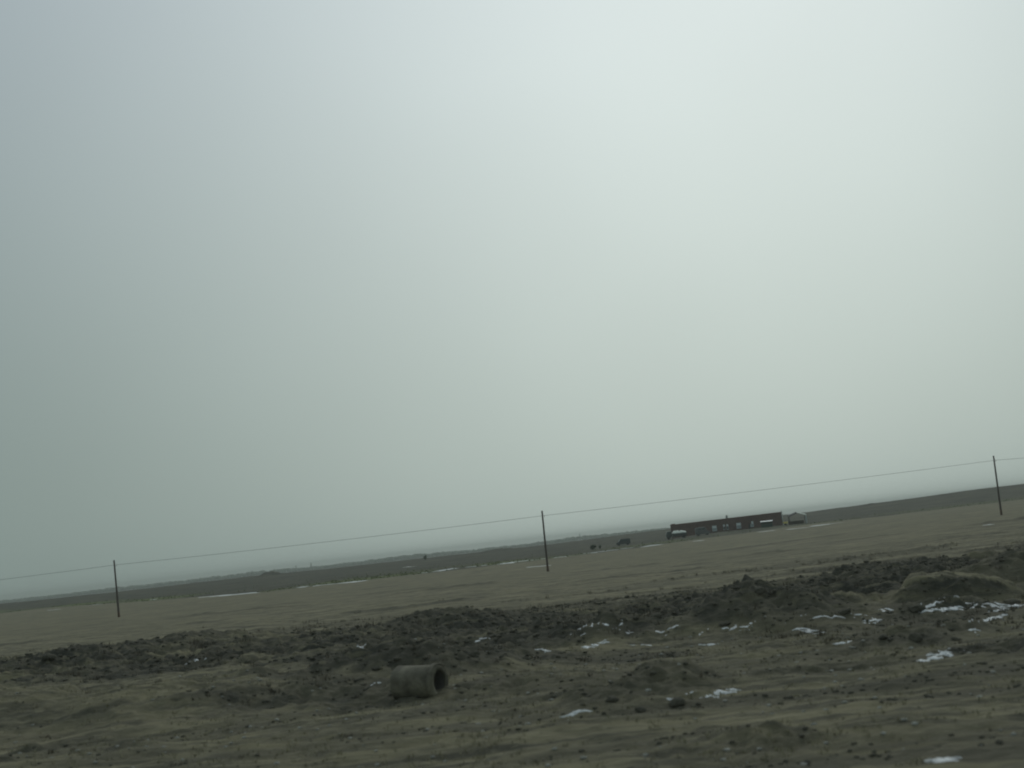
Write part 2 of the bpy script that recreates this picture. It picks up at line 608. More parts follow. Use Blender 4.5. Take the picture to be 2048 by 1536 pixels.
def tag(o, label=None, cat=None, group=None, kind=None):
    for k, v in (('label', label), ('category', cat), ('group', group), ('kind', kind)):
        if v:
            o[k] = v
    return o


def empty(name, loc, rz=0.0, **k):
    o = bpy.data.objects.new(name, None)
    sc.collection.objects.link(o)
    o.location = loc
    o.rotation_euler = (0, 0, rz)
    o.empty_display_size = 0.3
    return tag(o, **k)


def copy_tree(o, parent=None):
    c = o.copy()
    sc.collection.objects.link(c)
    c.parent = parent
    for ch in [q for q in bpy.data.objects if q.parent == o]:
        copy_tree(ch, c)
    return c


def big_mesh(name, verts, faces, material, smooth=True):
    me = bpy.data.meshes.new(name)
    nf, k = faces.shape
    me.vertices.add(len(verts))
    me.vertices.foreach_set('co', verts.astype(np.float32).ravel())
    me.loops.add(nf * k)
    me.loops.foreach_set('vertex_index', faces.astype(np.int32).ravel())
    me.polygons.add(nf)
    me.polygons.foreach_set('loop_start', np.arange(0, nf * k, k, dtype=np.int32))
    me.polygons.foreach_set('loop_total', np.full(nf, k, dtype=np.int32))
    me.materials.append(material)
    me.update(calc_edges=True)
    me.validate()
    if smooth:
        me.shade_smooth()
    o = bpy.data.objects.new(name, me)
    sc.collection.objects.link(o)
    return o


# ------------------------------------------------------------------ ground: one polar sheet out past the horizon
import time
T0 = time.time()


def ground_sheet():
    rad = [0.6, 2, 4, 7, 10, 13, 15.5]
    r = 17.5
    while r < 6500:
        rad.append(r)
        if r < 74:
            r += max(0.055, 0.0019 * r)
        elif r < 130:
            r += 0.0042 * r
        elif r < 420:
            r += 0.0075 * r
        elif r < 900:
            r += 0.014 * r
        else:
            r += 0.08 * r
    rad = np.array(rad)
    dense = np.linspace(R(-27.5), R(27.5), 820)
    side = R(27.5) + (2 * math.pi - R(55)) * (np.arange(1, 110) / 110.0)
    th = np.concatenate([dense, side])
    RR, TT = np.meshgrid(rad, th, indexing='ij')
    X, Y = RR * np.sin(TT), RR * np.cos(TT)
    Z, so, gr, pl = land(X.ravel(), Y.ravel())
    behind = S((-Y.ravel()) / 20 + 0.3)
    Z = Z * (1 - behind)
    nr, nc = RR.shape
    verts = np.stack([X.ravel(), Y.ravel(), Z], 1)
    i, j = np.meshgrid(np.arange(nr - 1), np.arange(nc), indexing='ij')
    j2 = (j + 1) % nc
    faces = np.stack([(i * nc + j).ravel(), ((i + 1) * nc + j).ravel(), ((i + 1) * nc + j2).ravel(), (i * nc + j2).ravel()], 1)
    faces = faces[:, ::-1]
    o = big_mesh('ground', verts, faces, M['ground'])
    ca = o.data.color_attributes.new('kinds', 'FLOAT_COLOR', 'POINT')
    col = np.stack([so, gr, pl, np.ones_like(so)], 1).astype(np.float32)
    ca.data.foreach_set('color', col.ravel())
    o['kind'] = 'structure'
    print('ground verts', len(verts))
    return o


ground_sheet()

# ------------------------------------------------------------------ haze
hz = MB().box((0, 0, 0), (9800, 9800, 29)).build('haze', M['snow'])
hz.location = (0, 0, 5.0)
hm = bpy.data.materials.new('pale_air')
hm.use_nodes = True
hm.node_tree.nodes.clear()
vp = hm.node_tree.nodes.new('ShaderNodeVolumePrincipled')
vp.inputs['Color'].default_value = (0.68, 0.735, 0.675, 1)
vp.inputs['Density'].default_value = 0.00031
vp.inputs['Anisotropy'].default_value = 0.25
mo = hm.node_tree.nodes.new('ShaderNodeOutputMaterial')
hm.node_tree.links.new(vp.outputs[0], mo.inputs['Volume'])
hz.data.materials[0] = hm
hz['kind'] = 'stuff'

# ------------------------------------------------------------------ far wood fading in the haze
ICO_V, ICO_F = [], []
_b = bmesh.new()
bmesh.ops.create_icosphere(_b, subdivisions=1, radius=1)
ICO_V = np.array([v.co[:] for v in _b.verts])
ICO_F = np.array([[v.index for v in f.verts] for f in _b.faces])
_b.free()


def blobs(name, C, RAD, material, jit=0.3, smooth=False):
    n = len(C)
    nv = len(ICO_V)
    j = 1 + jit * rng.uniform(-1, 1, (n, nv, 1))
    a = rng.uniform(0, 2 * np.pi, n)
    ca, sa = np.cos(a)[:, None], np.sin(a)[:, None]
    b0 = ICO_V[None] * j
    bx = b0[..., 0] * ca - b0[..., 1] * sa
    by = b0[..., 0] * sa + b0[..., 1] * ca
    V = np.stack([bx, by, b0[..., 2]], -1) * RAD[:, None, :] + C[:, None, :]
    Fc = (ICO_F[None] + (np.arange(n) * nv)[:, None, None]).reshape(-1, 3)
    return big_mesh(name, V.reshape(-1, 3), Fc, material, smooth)


def far_wood():
    n = 2600
    t = rng.uniform(-0.62, 0.215, n)
    d = rng.uniform(2780, 3060, n)
    x = t * d
    dens = fbm(x, x * 0, 260, 4, 201)
    top = 5.5 + 5.0 * np.clip(dens + 0.35, -0.2, 1) + rng.uniform(-1.2, 1.2, n)
    top = top * np.where((t > -0.03) & (t < 0.03), 0.8, 1)
    r = rng.uniform(3.5, 7.5, n)
    hgt = rng.uniform(2.5, 4.5, n)
    z = -4 + np.maximum(top + 1.5 - hgt, 1.5) * rng.uniform(0.45, 1.0, n)
    C = np.stack([x, d, z], 1)
    RAD = np.stack([r, r, hgt], 1)
    o = blobs('distant_woodland', C, RAD, M['leaf'], 0.35)
    tag(o, 'low grey line of trees along the horizon, faded by haze', 'woodland', kind='stuff')


far_wood()


def poplar(px, top, label):
    d = 2770
    x = tx(px) * d
    r = empty('poplar_tree', (x, d, ground_z(x, d)), label=label, cat='tree', group='tall trees standing above the far wood')
    MB().tube([(0, 0, -1), (0.3, 0, top * .6)], [0.5, 0.25], 6).build('trunk', M['bark'], r)
    n = 26
    hh = rng.uniform(0.25, 1, n)
    C = np.stack([rng.normal(0, 0.5, n), rng.normal(0, 0.5, n), hh * (top - 1.4)], 1)
    RAD = np.stack([1.5 * (1.25 - hh), 1.5 * (1.25 - hh), np.full(n, 1.6)], 1)
    o = blobs('crown', C, RAD, M['leaf'], 0.35)
    o.parent = r


poplar(505, 17, 'tall thin tree above the hazy tree line, just left of the far earth heap')
poplar(622, 18, 'tall thin tree above the hazy tree line, right of the far earth heap')
poplar(592, 15, 'shorter thin tree above the hazy tree line, next to the tallest one')
poplar(1160, 16, 'thin tree above the hazy tree line, just right of the middle utility pole')

# ------------------------------------------------------------------ utility poles and their wire
POLE_H = 7.6
poles = []


def make_pole(loc, lean, h, label):
    r = empty('utility_pole', loc, label=label, cat='utility pole', group='utility poles across the bare field')
    r.rotation_euler = (0, lean, 0)
    MB().tube([(0, 0, -0.6), (0, 0, 0.8), (0, 0, h * 0.5), (0, 0, h)], [0.155, 0.15, 0.125, 0.105], 12).build('shaft', M['wood'], r, True)
    MB().lathe([(0.172, -0.5), (0.170, 0.0), (0.160, 0.75)], 12).build('tarred_foot', M['wood2'], r, True)
    MB().lathe([(0.115, h - 0.001), (0.118, h + 0.02), (0.06, h + 0.05)], 12).build('cap', M['steel'], r, True)
    zi = h - 0.75
    a = MB().tube([(0.10, 0, zi - 0.08), (0.26, 0, zi - 0.08), (0.26, 0, zi + 0.06)], 0.014, 6)
    br = a.build('bracket', M['steel'], r)
    ins = MB().lathe([(0.03, zi + 0.02), (0.055, zi + 0.04), (0.05, zi + 0.09), (0.03, zi + 0.11), (0.045, zi + 0.13), (0.03, zi + 0.16)], 10, c=(0.26, 0, 0))
    ins.build('insulator', M['ceramic'], r, True)
    return Vector(loc) + Matrix.Rotation(lean, 3, 'Y') @ Vector((0.26, 0, zi + 0.12))


def place_pole(px_b, py_b, px_t, py_t, label):
    x, y, z = on_ground(px_b, py_b, 80, 300)
    v = ray(px_t, py_t)
    k = y / v.y
    top = Vector((v.x * k, y, EYE + v.z * k))
    dx, dz = top.x - x, top.z - z
    poles.append((x, y, z))
    print('pole', px_b, x, y, z, 'h', math.hypot(dx, dz), 'lean', math.degrees(math.atan2(dx, dz)))
    return make_pole((x, y, z), math.atan2(dx, dz), math.hypot(dx, dz), label)


ties = []
ties.append(place_pole(238, 1234, 228, 1121, 'leftmost wooden utility pole, standing above a low dark furrow in the field'))
ties.append(place_pole(1096, 1143, 1084, 1022, 'middle wooden utility pole, left of the long brick building'))
ties.append(place_pole(2003, 1030, 1987, 912, 'rightmost wooden utility pole, rising over the dark ridge at the right'))
# the line runs on past both sides of the picture to its next poles
a, b = Vector(poles[0]), Vector(poles[2])
lx, ly = poles[0][0] * 2 - poles[1][0], poles[0][1] * 2 - poles[1][1]
rx_, ry_ = poles[2][0] * 2 - poles[1][0], poles[2][1] * 2 - poles[1][1]
tl = make_pole((lx, ly, ground_z(lx, ly)), 0.01, 7.2, 'wooden utility pole next in line beyond the left side')
tr = make_pole((rx_, ry_, ground_z(rx_, ry_)), -0.01, 7.6, 'wooden utility pole next in line beyond the right side')
ties = [tl] + ties + [tr]
wb = MB()
path = []
for i in range(4):
    p, q = ties[i], ties[i + 1]
    for k in range(24):
        s = k / 24
        w = p.lerp(q, s)
        w.z -= 4 * 0.16 * s * (1 - s)
        path.append(w)
path.append(ties[-1])
wb.tube(path, 0.020, 5)
tag(wb.build('overhead_wire', M['wire']), 'single thin wire strung from pole to pole across the whole view', 'wire')

# ------------------------------------------------------------------ concrete pipe in the foreground
px_, py_, pz_ = on_ground(838, 1398, 20, 60)
print('pipe', px_, py_, pz_)
pr = empty('concrete_pipe', (px_, py_ + 0.45, pz_ - 0.09), R(-26),
           label='short concrete drain pipe lying on the rough near ground, open end to the right', cat='pipe')
rr, th_, ln = 0.47, 0.15, 1.36
g = MB().lathe([(rr, -ln / 2), (rr + 0.01, -ln / 2 + .02), (rr, 0), (rr, ln / 2 - .03), (rr - .02, ln / 2), (rr - th_, ln / 2), (rr - th_ - .005, ln / 2 - .03),
                (rr - th_, 0), (rr - th_, -ln / 2)], 40, axis='x', c=(0, 0, rr), closed=True)
shell = g.build('shell', M['concrete'], pr, True)
for v in shell.data.vertices:
    n_ = 0.07 * float(vnoise(np.array([v.co.x * 4 + 3]), np.array([math.atan2(v.co.y, v.co.z - rr) * 2]), 5)[0])
    v.co.y *= 1 + n_
    v.co.z = rr + (v.co.z - rr) * (1 + n_)
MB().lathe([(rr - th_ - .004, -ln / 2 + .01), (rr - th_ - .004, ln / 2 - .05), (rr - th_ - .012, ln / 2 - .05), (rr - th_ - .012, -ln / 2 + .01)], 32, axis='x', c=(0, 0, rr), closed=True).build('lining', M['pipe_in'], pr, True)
MB().lathe([(rr + .002, ln / 2 - .16), (rr + .035, ln / 2 - .15), (rr + .035, ln / 2 - .02), (rr + .002, ln / 2 - .01)], 40, axis='x', c=(0, 0, rr), closed=True).build('collar', M['concrete'], pr, True)
# packed soil in its far end
n = 30
MB().lathe([(rr - th_ - .02, -ln / 2 + .05), (rr - th_ - .02, -ln / 2 + .16)], 24, axis='x', c=(0, 0, rr)).build('soil_plug', M['clod'], pr, True)

# ------------------------------------------------------------------ the long brick building


def at(px, d, dz=0.0):
    x = tx(px) * d
    return Vector((x, d, ground_z(x, d) + dz))


PL, PR_ = at(1341, 397), at(1563, 389.5)
zb = min(PL.z, PR_.z) - 0.5
LEN = (PR_ - PL).xy.length
ang_b = math.atan2(PR_.y - PL.y, PR_.x - PL.x)
BT = EYE + 3.8 * 390 / 2400          # its top as seen against the eye line
BHT = BT - zb
print('building', PL, PR_, LEN, BHT)
br = empty('brick_building', (PL.x, PL.y, zb), ang_b, label='long low red-brown brick building with a row of white-topped windows', cat='building')
br.rotation_euler = (0, R(-0.45), ang_b)     # the plinth follows the gentle rise of the land
br.location.z -= 0.12
D_ = 9.0
cuts = []


def bx(px):
    """distance along the front wall for a picture column"""
    v = Vector((tx(px), 1.0))
    d0, dd = Vector((PL.x, PL.y)), Vector((math.cos(ang_b), math.sin(ang_b)))
    # d0 + s*dd = k*v
    det = dd.x * (-v.y) - dd.y * (-v.x)
    return ((-d0.x) * (-v.y) - (-d0.y) * (-v.x)) / det


wins = []                              # (centre along wall, width, height, sill, kind)
for px, w, kind in ((1391, .75, 0), (1399.5, .9, 1), (1405.5, .6, 1), (1427.5, 1.45, 2), (1447, .62, 1), (1453.5, .62, 1), (1476, 1.45, 2), (1502.5, 1.0, 2)):
    wins.append((bx(px), w, 1.75, 1.35, kind))
door_s = [(bx(1498.5), 0.95, 2.3)]
zw0, zw1 = 1.35, 3.10
# front wall of piers, spandrels and lintel band, so the openings are real
wall = MB()
xs = sorted([(c - w / 2, c + w / 2, zs, zs + h) for c, w, h, zs, k in wins[1:]] + [(c - w / 2, c + w / 2, 0.0, h) for c, w, h in door_s])
cur = 0.0
T_ = 0.35
for a0, a1, z0, z1 in xs:
    if a0 > cur:
        wall.box(((cur + a0) / 2, T_ / 2, BHT / 2), (a0 - cur, T_, BHT))
    if z0 > 0:
        wall.box(((a0 + a1) / 2, T_ / 2, z0 / 2), (a1 - a0, T_, z0))
    wall.box(((a0 + a1) / 2, T_ / 2, (z1 + BHT) / 2), (a1 - a0, T_, BHT - z1))
    cur = a1
wall.box(((cur + LEN) / 2, T_ / 2, BHT / 2), (LEN - cur, T_, BHT))
wall.box((LEN / 2, D_ - T_ / 2, BHT / 2), (LEN, T_, BHT))
wall.box((T_ / 2, D_ / 2, BHT / 2), (T_, D_ - 2 * T_, BHT))
wall.build('wall', M['brick'], br)
MB().box((LEN - T_ / 2, D_ / 2, BHT / 2), (T_, D_ - 2 * T_, BHT)).build('end_wall', M['greyplaster'], br)
MB().box((LEN / 2, D_ / 2, BHT - 0.5), (LEN - 2 * T_, D_ - 2 * T_, 0.2)).build('roof', M['roof'], br)
cp = MB()
cp.box((LEN / 2, T_ / 2, BHT + 0.11), (LEN + 0.1, T_ + 0.16, 0.22))
cp.box((LEN / 2, D_ - T_ / 2, BHT + 0.11), (LEN + 0.1, T_ + 0.16, 0.22))
cp.build('coping', M['coping'], br)
MB().box((LEN + 0.16, D_ / 2, (BHT + 0.55) / 2), (0.22, D_ + 0.3, BHT + 0.55)).build('gable_buttress', M['plaster'], br)
MB().box((0.9, 0.9, BHT + 0.30), (1.3, 1.2, 0.25)).build('corner_cap', M['coping'], br)
MB().box((LEN / 2, -0.05, 0.25), (LEN, 0.1, 0.5)).build('plinth', M['greyplaster'], br)
for c, w, h, zs, k in wins[1:]:
    fr = MB()
    t_ = 0.07
    fr.box((c, 0.10, zs + h - t_ / 2), (w, 0.1, t_)).box((c, 0.10, zs + t_ / 2), (w, 0.1, t_))
    fr.box((c - w / 2 + t_ / 2, 0.10, zs + h / 2), (t_, 0.1, h - 2 * t_)).box((c + w / 2 - t_ / 2, 0.10, zs + h / 2), (t_, 0.1, h - 2 * t_))
    wn_ = fr.build('window', M['frame'], br)
    hb = h * (0.42 if k == 2 else 0.36)
    MB().box((c, 0.11, zs + h - t_ - hb / 2), (w - 2 * t_, 0.05, hb)).build('blind', M['frame'], wn_)
    MB().box((c, 0.13, zs + t_ + (h - 2 * t_ - hb) / 2), (w - 2 * t_, 0.03, h - 2 * t_ - hb)).build('pane', M['board'] if k == 2 else M['glass'], wn_)
    MB().box((c, -0.06, zs - 0.05), (w + 0.2, 0.12, 0.1)).build('sill', M['greyplaster'], wn_)
for c, w, h in door_s:
    dr = MB().box((c, 0.15, h / 2), (w - 0.04, 0.06, h - 0.04)).build('door', M['door'], br)
    MB().box((c + w * .35, 0.10, 1.05), (0.04, 0.05, 0.16)).build('handle', M['steel'], dr)
ch = MB().box((bx(1454), 2.5, BHT + 0.35), (0.55, 0.55, 1.5)).build('chimney', M['greyplaster'], br)
MB().box((bx(1454), 2.5, BHT + 1.12), (0.7, 0.7, 0.10)).build('cap', M['plaster'], ch)

# ------------------------------------------------------------------ vehicles, sheds and small things by the building


def wheel(parent, x, y, r=0.4, w=0.25):
    MB().lathe([(r * .55, -w / 2), (r, -w / 2 + .02), (r, w / 2 - .02), (r * .55, w / 2)], 14, axis='y', c=(x, y, r)).build('wheel', M['tyre'], parent)


def lorry(px, d, L_, hb, label, cab_left=True, tarp=True, body='darkpaint', rz=0.0):
    p = at(px, d)
    r = empty('parked_lorry', (p.x, p.y, p.z), rz, label=label, cat='lorry')
    s = -1 if cab_left else 1
    MB().box((0, 0, 0.72), (L_, 1.6, 0.22)).build('chassis', M['darkpaint'], r)
    cx = s * (L_ / 2 - 0.85)
    cab = MB().prism([(cx - .85, .83), (cx + .85, .83), (cx + .85, 1.55 if s > 0 else 2.35), (cx + (.45 if s > 0 else .85), 2.35), (cx - (.85 if s > 0 else .45), 2.35), (cx - .85, 2.35 if s > 0 else 1.55)], -1.0, 1.0)
    cab = cab.build('cab', M[body], r)
    MB().box((cx + s * -.05, -1.012, 1.85), (0.8, 0.02, 0.5)).build('window', M['glass'], cab)
    MB().box((cx, 0, 2.40), (1.3, 1.8, 0.08)).build('cab_roof', M['tarp' if tarp else 'whitepaint'], r)
    bl = L_ - 1.9
    bxc = -s * (L_ / 2 - bl / 2)
    MB().box((bxc, 0, 1.25), (bl, 2.1, 0.8)).build('cargo_bed', M[body], r)
    if tarp:
        x0_, x1_ = bxc - bl / 2, bxc + bl / 2
        xm = (x0_ + x1_) / 2
        tv = []
        for xx, hh in ((x0_, hb * .80), (x0_ + .5, hb * .96), (xm - .2, hb), (xm + .15, hb * .88), (xm + .6, hb * .97), (x1_, hb * .82)):
            tv += [(xx, -1.08, 1.62), (xx, -.75, 1.62 + (hh - 1.62) * .55), (xx, .1, hh), (xx, 1.08, 1.62)]
        tf = []
        for i in range(5):
            for j in range(3):
                tf.append((i * 4 + j, (i + 1) * 4 + j, (i + 1) * 4 + j + 1, i * 4 + j + 1))
            tf.append((i * 4 + 3, (i + 1) * 4 + 3, (i + 1) * 4, i * 4))
        tf += [(0, 1, 2, 3), (23, 22, 21, 20)]
        MB().add(tv, tf).build('tarpaulin', M['tarp'], r)
    for x in (-L_ / 2 + .8, L_ / 2 - .8):
        for y in (-.85, .85):
            wheel(r, x, y, 0.45)
    return r


lorry(1350, 372, 6.2, 2.5, 'dark parked lorry under pale covers at the left end of the brick building', True)


def van(px, d, L_, h, label, paint, roofm, face=1, rz=0.0, name='parked_van'):
    p = at(px, d)
    r = empty(name, (p.x, p.y, p.z), rz, label=label, cat='van')
    s = face
    a = L_ / 2
    prof = [(-a, .35), (a, .35), (a, 1.0), (a - .75, 1.15), (a - 1.35, h), (-a + .1, h), (-a, h - .3)]
    if s < 0:
        prof = [(-x, z) for x, z in prof][::-1]
    bd = MB().prism(prof, -.88, .88).build('body', M[paint], r)
    MB().box((s * -.55, 0, h + .04), (L_ - 2.1, 1.7, .08)).build('roof', M[roofm], r)
    MB().add([(s * (a - .80), -.7, 1.22), (s * (a - .80), .7, 1.22), (s * (a - 1.30), .7, h - .1), (s * (a - 1.30), -.7, h - .1),
              (s * (a - .74), -.7, 1.24), (s * (a - .74), .7, 1.24), (s * (a - 1.24), .7, h - .08), (s * (a - 1.24), -.7, h - .08)],
             [(0, 1, 2, 3), (4, 5, 6, 7), (0, 1, 5, 4), (1, 2, 6, 5), (2, 3, 7, 6), (3, 0, 4, 7)]).build('windscreen', M['board'], r)
    MB().box((s * (a - 1.9), -.89, h - .45), (.8, .03, .42)).build('window', M['glass'], bd)
    MB().box((s * (a - 3.0), -.89, h - .45), (.9, .03, .42)).build('window', M['glass'], bd)
    for x in (-a + .8, a - .85):
        for y in (-.75, .75):
            wheel(r, x, y, 0.36, .22)
    return r


van(1403, 366, 4.3, 2.35, 'grey van with a pale roof edge, before the left part of the brick building', 'greypaint', 'whitepaint', 1)
van(1244, 378, 4.4, 1.9, 'dark van standing alone on dark land left of the brick building', 'darkpaint', 'greypaint', -1)


def kiosk(px, d):
    p = at(px, d)
    r = empty('roadside_kiosk', (p.x, p.y, p.z), ang_b, label='dark green kiosk with a white sloping roof at the right part of the brick wall', cat='kiosk')
    w, dp, h = 3.5, 2.0, 1.75
    b_ = MB()
    b_.box((0, dp - .05, h / 2), (w, .1, h)).box((-w / 2 + .05, dp / 2, h / 2), (.1, dp - .2, h)).box((w / 2 - .05, dp / 2, h / 2), (.1, dp - .2, h))
    b_.box((0, .05, .45), (w - .2, .1, .9))
    b_.build('wall', M['greenpaint'], r)
    MB().add([(-w / 2 - .15, -.35, h - .1), (w / 2 + .15, -.35, h - .1), (w / 2 + .15, dp + .1, h + .22), (-w / 2 - .15, dp + .1, h + .22),
              (-w / 2 - .15, -.35, h + .0), (w / 2 + .15, -.35, h + .0), (w / 2 + .15, dp + .1, h + .32), (-w / 2 - .15, dp + .1, h + .32)],
             [(0, 1, 2, 3), (4, 5, 6, 7), (0, 1, 5, 4), (1, 2, 6, 5), (2, 3, 7, 6), (3, 0, 4, 7)]).build('roof', M['whitepaint'], r)
    MB().box((0, .08, .93), (w - .2, .35, .06)).build('counter', M['board'], r)
    for x in (-w / 2 + .12, w / 2 - .12):
        MB().box((x, -.25, h / 2 - .06), (.08, .08, h - .12)).build('post', M['greenpaint'], r)


kiosk(1531.5, 376)


def pavilion(px, d):
    p = at(px, d)
    r = empty('open_shelter', (p.x, p.y, p.z), R(-6), label='open shelter with a pitched roof and a pale right-hand post, right of the brick building', cat='shelter')
    w, dp, h, hp = 5.0, 3.2, 2.35, 3.35
    for s, nm, m_ in ((-1, 'roof_slope', 'roof'), (1, 'roof_slope', 'tarp')):
        x1 = s * (w / 2 + .25)
        MB().add([(0, -.1, hp), (x1, -.1, h), (x1, dp, h + .35), (0, dp, hp + .2), (0, -.1, hp + .22), (x1, -.1, h + .22), (x1, dp, h + .57), (0, dp, hp + .42)],
                 [(0, 1, 2, 3), (4, 5, 6, 7), (0, 1, 5, 4), (1, 2, 6, 5), (2, 3, 7, 6), (3, 0, 4, 7)]).build(nm, M[m_], r)
    for x in (-w / 2, w / 2):
        for y in (0.15, dp - .2):
            pale = x > 0 and y < 1
            MB().box((x, y, h / 2), (.5 if pale else .2, .3 if pale else .2, h)).build('post', M['plaster' if pale else 'bark'], r)
    MB().box((-.2, dp - .3, 0.5), (w - .5, .12, 1.0)).build('back_rail', M['bark'], r)


pavilion(1594, 372)
p = at(1568.5, 372)
yc = empty('yellow_barrow', (p.x, p.y, p.z), label='small bright yellow handcart between the brick building and the open shelter', cat='handcart')
MB().prism([(-.55, .55), (.55, .55), (.75, 1.1), (-.75, 1.1)], -.4, .4).build('tray', M['yellow'], yc)
wheel(yc, 0, -.35, .3, .12)
wheel(yc, 0, .35, .3, .12)
MB().tube([(.6, -.3, .8), (1.25, -.3, .95)], .03, 6).build('handle', M['steel'], yc)


def shrub(px, d, w, h, label, name='shrub'):
    p = at(px, d)
    r = empty(name, (p.x, p.y, p.z), label=label, cat='shrub')
    st = MB()
    for k in range(4):
        a_ = k * 1.7
        st.tube([(0, 0, -.2), (math.cos(a_) * w * .2, math.sin(a_) * w * .2, h * .6)], [.06, .03], 5)
    st.build('stem', M['bark'], r)
    n = 46
    q = rng.normal(0, 1, (n, 3))
    q /= np.linalg.norm(q, axis=1)[:, None]
    q *= rng.uniform(.3, 1, (n, 1))
    C = np.stack([q[:, 0] * w * .4, q[:, 1] * w * .4, h * .55 + q[:, 2] * h * .4], 1)
    RAD = np.tile([[w * .13, w * .13, h * .12]], (n, 1)) * rng.uniform(.6, 1.3, (n, 1))
    o = blobs('crown', C, RAD, M['leaf'], .4)
    o.parent = r


shrub(850, 520, 1.7, 2.1, 'small dark shrub on the skyline, left of the middle utility pole')
shrub(1183, 345, 2.6, 1.5, 'low dark green bush right of the middle utility pole')
shrub(1197, 340, 1.0, 1.3, 'smaller bush close beside the low dark green bush')

# ------------------------------------------------------------------ snow left in strips and patches


def snow_patch(px0, py0, px1, py1, thick, label, group, material='snow', gap=0.35, dmin=15, seed=0):
    """an irregular thin patch following the ground between two sight points; thick is its depth along the view in metres"""
    a_ = on_ground(px0, py0, dmin)
    b_ = on_ground(px1, py1, dmin)
    A, B = np.array(a_[:2]), np.array(b_[:2])
    ln_ = np.linalg.norm(B - A)
    if ln_ < 0.05:
        return
    ux = (B - A) / ln_
    uy = np.array([-ux[1], ux[0]])
    if uy[1] < 0:
        uy = -uy
    ns = max(10, min(90, int(ln_ / (0.05 * thick + 0.03))))
    nt_ = 8
    s = np.linspace(0, 1, ns)
    w = thick * (0.25 + 0.75 * np.clip(np.sin(np.pi * s), 0, 1) ** .6) * (0.75 + 1.1 * fbm(s * ln_, s * 0 + seed, max(ln_ / 5, .3), 4, 300 + seed))
    cl = thick * 0.55 * fbm(s * ln_, s * 0 + 9 + seed, max(ln_ / 3, .4), 3, 400 + seed)
    w = np.where((s < .001) | (s > .999), 0.01, np.maximum(w, 0.0))
    hole = fbm(s * ln_, s * 0 + 5, max(ln_ / 8, .25), 3, 500 + seed) > gap
    w = np.where(hole, 0.0, w)
    q = np.linspace(-1, 1, nt_)
    P = A[None, None] + ux[None, None] * (s * ln_)[:, None, None] + uy[None, None] * (cl[:, None] + q[None] * w[:, None] * .5)[..., None]
    X, Y = P[..., 0].ravel(), P[..., 1].ravel()
    Zg = land(X, Y)[0]
    lift = (1 - (q ** 2))[None] * np.minimum(w, .6)[:, None] * 0.05 + 0.012 - 0.05 * (np.abs(q) > .99)[None]
    if dmin > 100:                  # a drift banked against the broken edge of the field
        lift = lift + (1 - np.abs(q) ** 1.5)[None] * (np.minimum(w / thick, 1) * min(.42, .05 * thick))[:, None]
    V = np.stack([X, Y, Zg + lift.ravel() + (0.02 if dmin > 100 else 0.0)], 1)
    i, j = np.meshgrid(np.arange(ns - 1), np.arange(nt_ - 1), indexing='ij')
    Fc = np.stack([(i * nt_ + j).ravel(), ((i + 1) * nt_ + j).ravel(), ((i + 1) * nt_ + j + 1).ravel(), (i * nt_ + j + 1).ravel()], 1)
    keep = (w[i.ravel()] > 0) & (w[i.ravel() + 1] > 0)
    Fc = Fc[keep]
    if not len(Fc):
        return
    used = np.unique(Fc)
    mp = np.zeros(len(V), int)
    mp[used] = np.arange(len(used))
    o = big_mesh('snow_patch', V[used], mp[Fc], M[material])
    tag(o, label, 'snow patch', group)


FG = 'thin snow strips at the far edge of the bare field'
far = [
    (180, 1211, 205, 1208, 2.0, 'tiny snow streak just left of the leftmost pole'),
    (95, 1221, 118, 1219, 2.0, 'faint short snow streak far left at the edge of the field'),
    (398, 1195, 512, 1186, 3.5, 'long pale snow strip between the leftmost pole and the far earth heap'),
    (300, 1200, 318, 1198, 3.0, 'very small snow streak right of the leftmost pole'),
    (600, 1174, 735, 1161, 8.0, 'broad pale snow strip right of and below the far earth heap'),
    (812, 1134, 832, 1133, 3.0, 'faint pale streak on the dark land below the skyline shrub'),
    (846, 1146, 876, 1142, 3.5, 'short broken snow streak left of the longest bright strip'),
    (884, 1142, 905, 1137, 3.5, 'kinked small snow streak left of the longest bright strip'),
    (930, 1135, 975, 1130, 3.5, 'narrow snow streak touching the left end of the brightest strip'),
    (983, 1130, 1083, 1118, 6.5, 'brightest long snow strip, ending at the middle pole'),
    (1052, 1135, 1100, 1131, 2.2, 'dull snow streak crossing behind the foot of the middle pole'),
    (1106, 1116, 1130, 1113, 4.0, 'short snow streak just right of the middle pole'),
    (1186, 1106, 1236, 1099, 6.0, 'bright snow strip below the dark van'),
    (1242, 1098, 1260, 1096, 3.5, 'small snow fleck right of the strip below the dark van'),
    (1294, 1092, 1325, 1089, 5.5, 'bright snow strip below the parked lorry'),
    (1386, 1083, 1412, 1080, 6.0, 'short bright snow strip below the dark grey van'),
    (1520, 1064, 1545, 1061, 5.0, 'broken snow streak in front of the white-roofed kiosk'),
    (1578, 1059, 1612, 1055, 5.0, 'snow strip in front of the open shelter'),
    (1625, 1053, 1672, 1046, 5.0, 'snow strip right of the open shelter'),
    (1968, 1051, 1984, 1049, 1.2, 'lone white fleck of snow left of the foot of the rightmost pole'),
]
for k, (a0, b0, a1, b1, th0, lab) in enumerate(far):
    snow_patch(a0, b0, a1, b1, th0 * 1.3, lab, FG, 'farsnow', 0.42, 100, k)
NG = 'patches of old snow in the wet hollow and on the near ground'
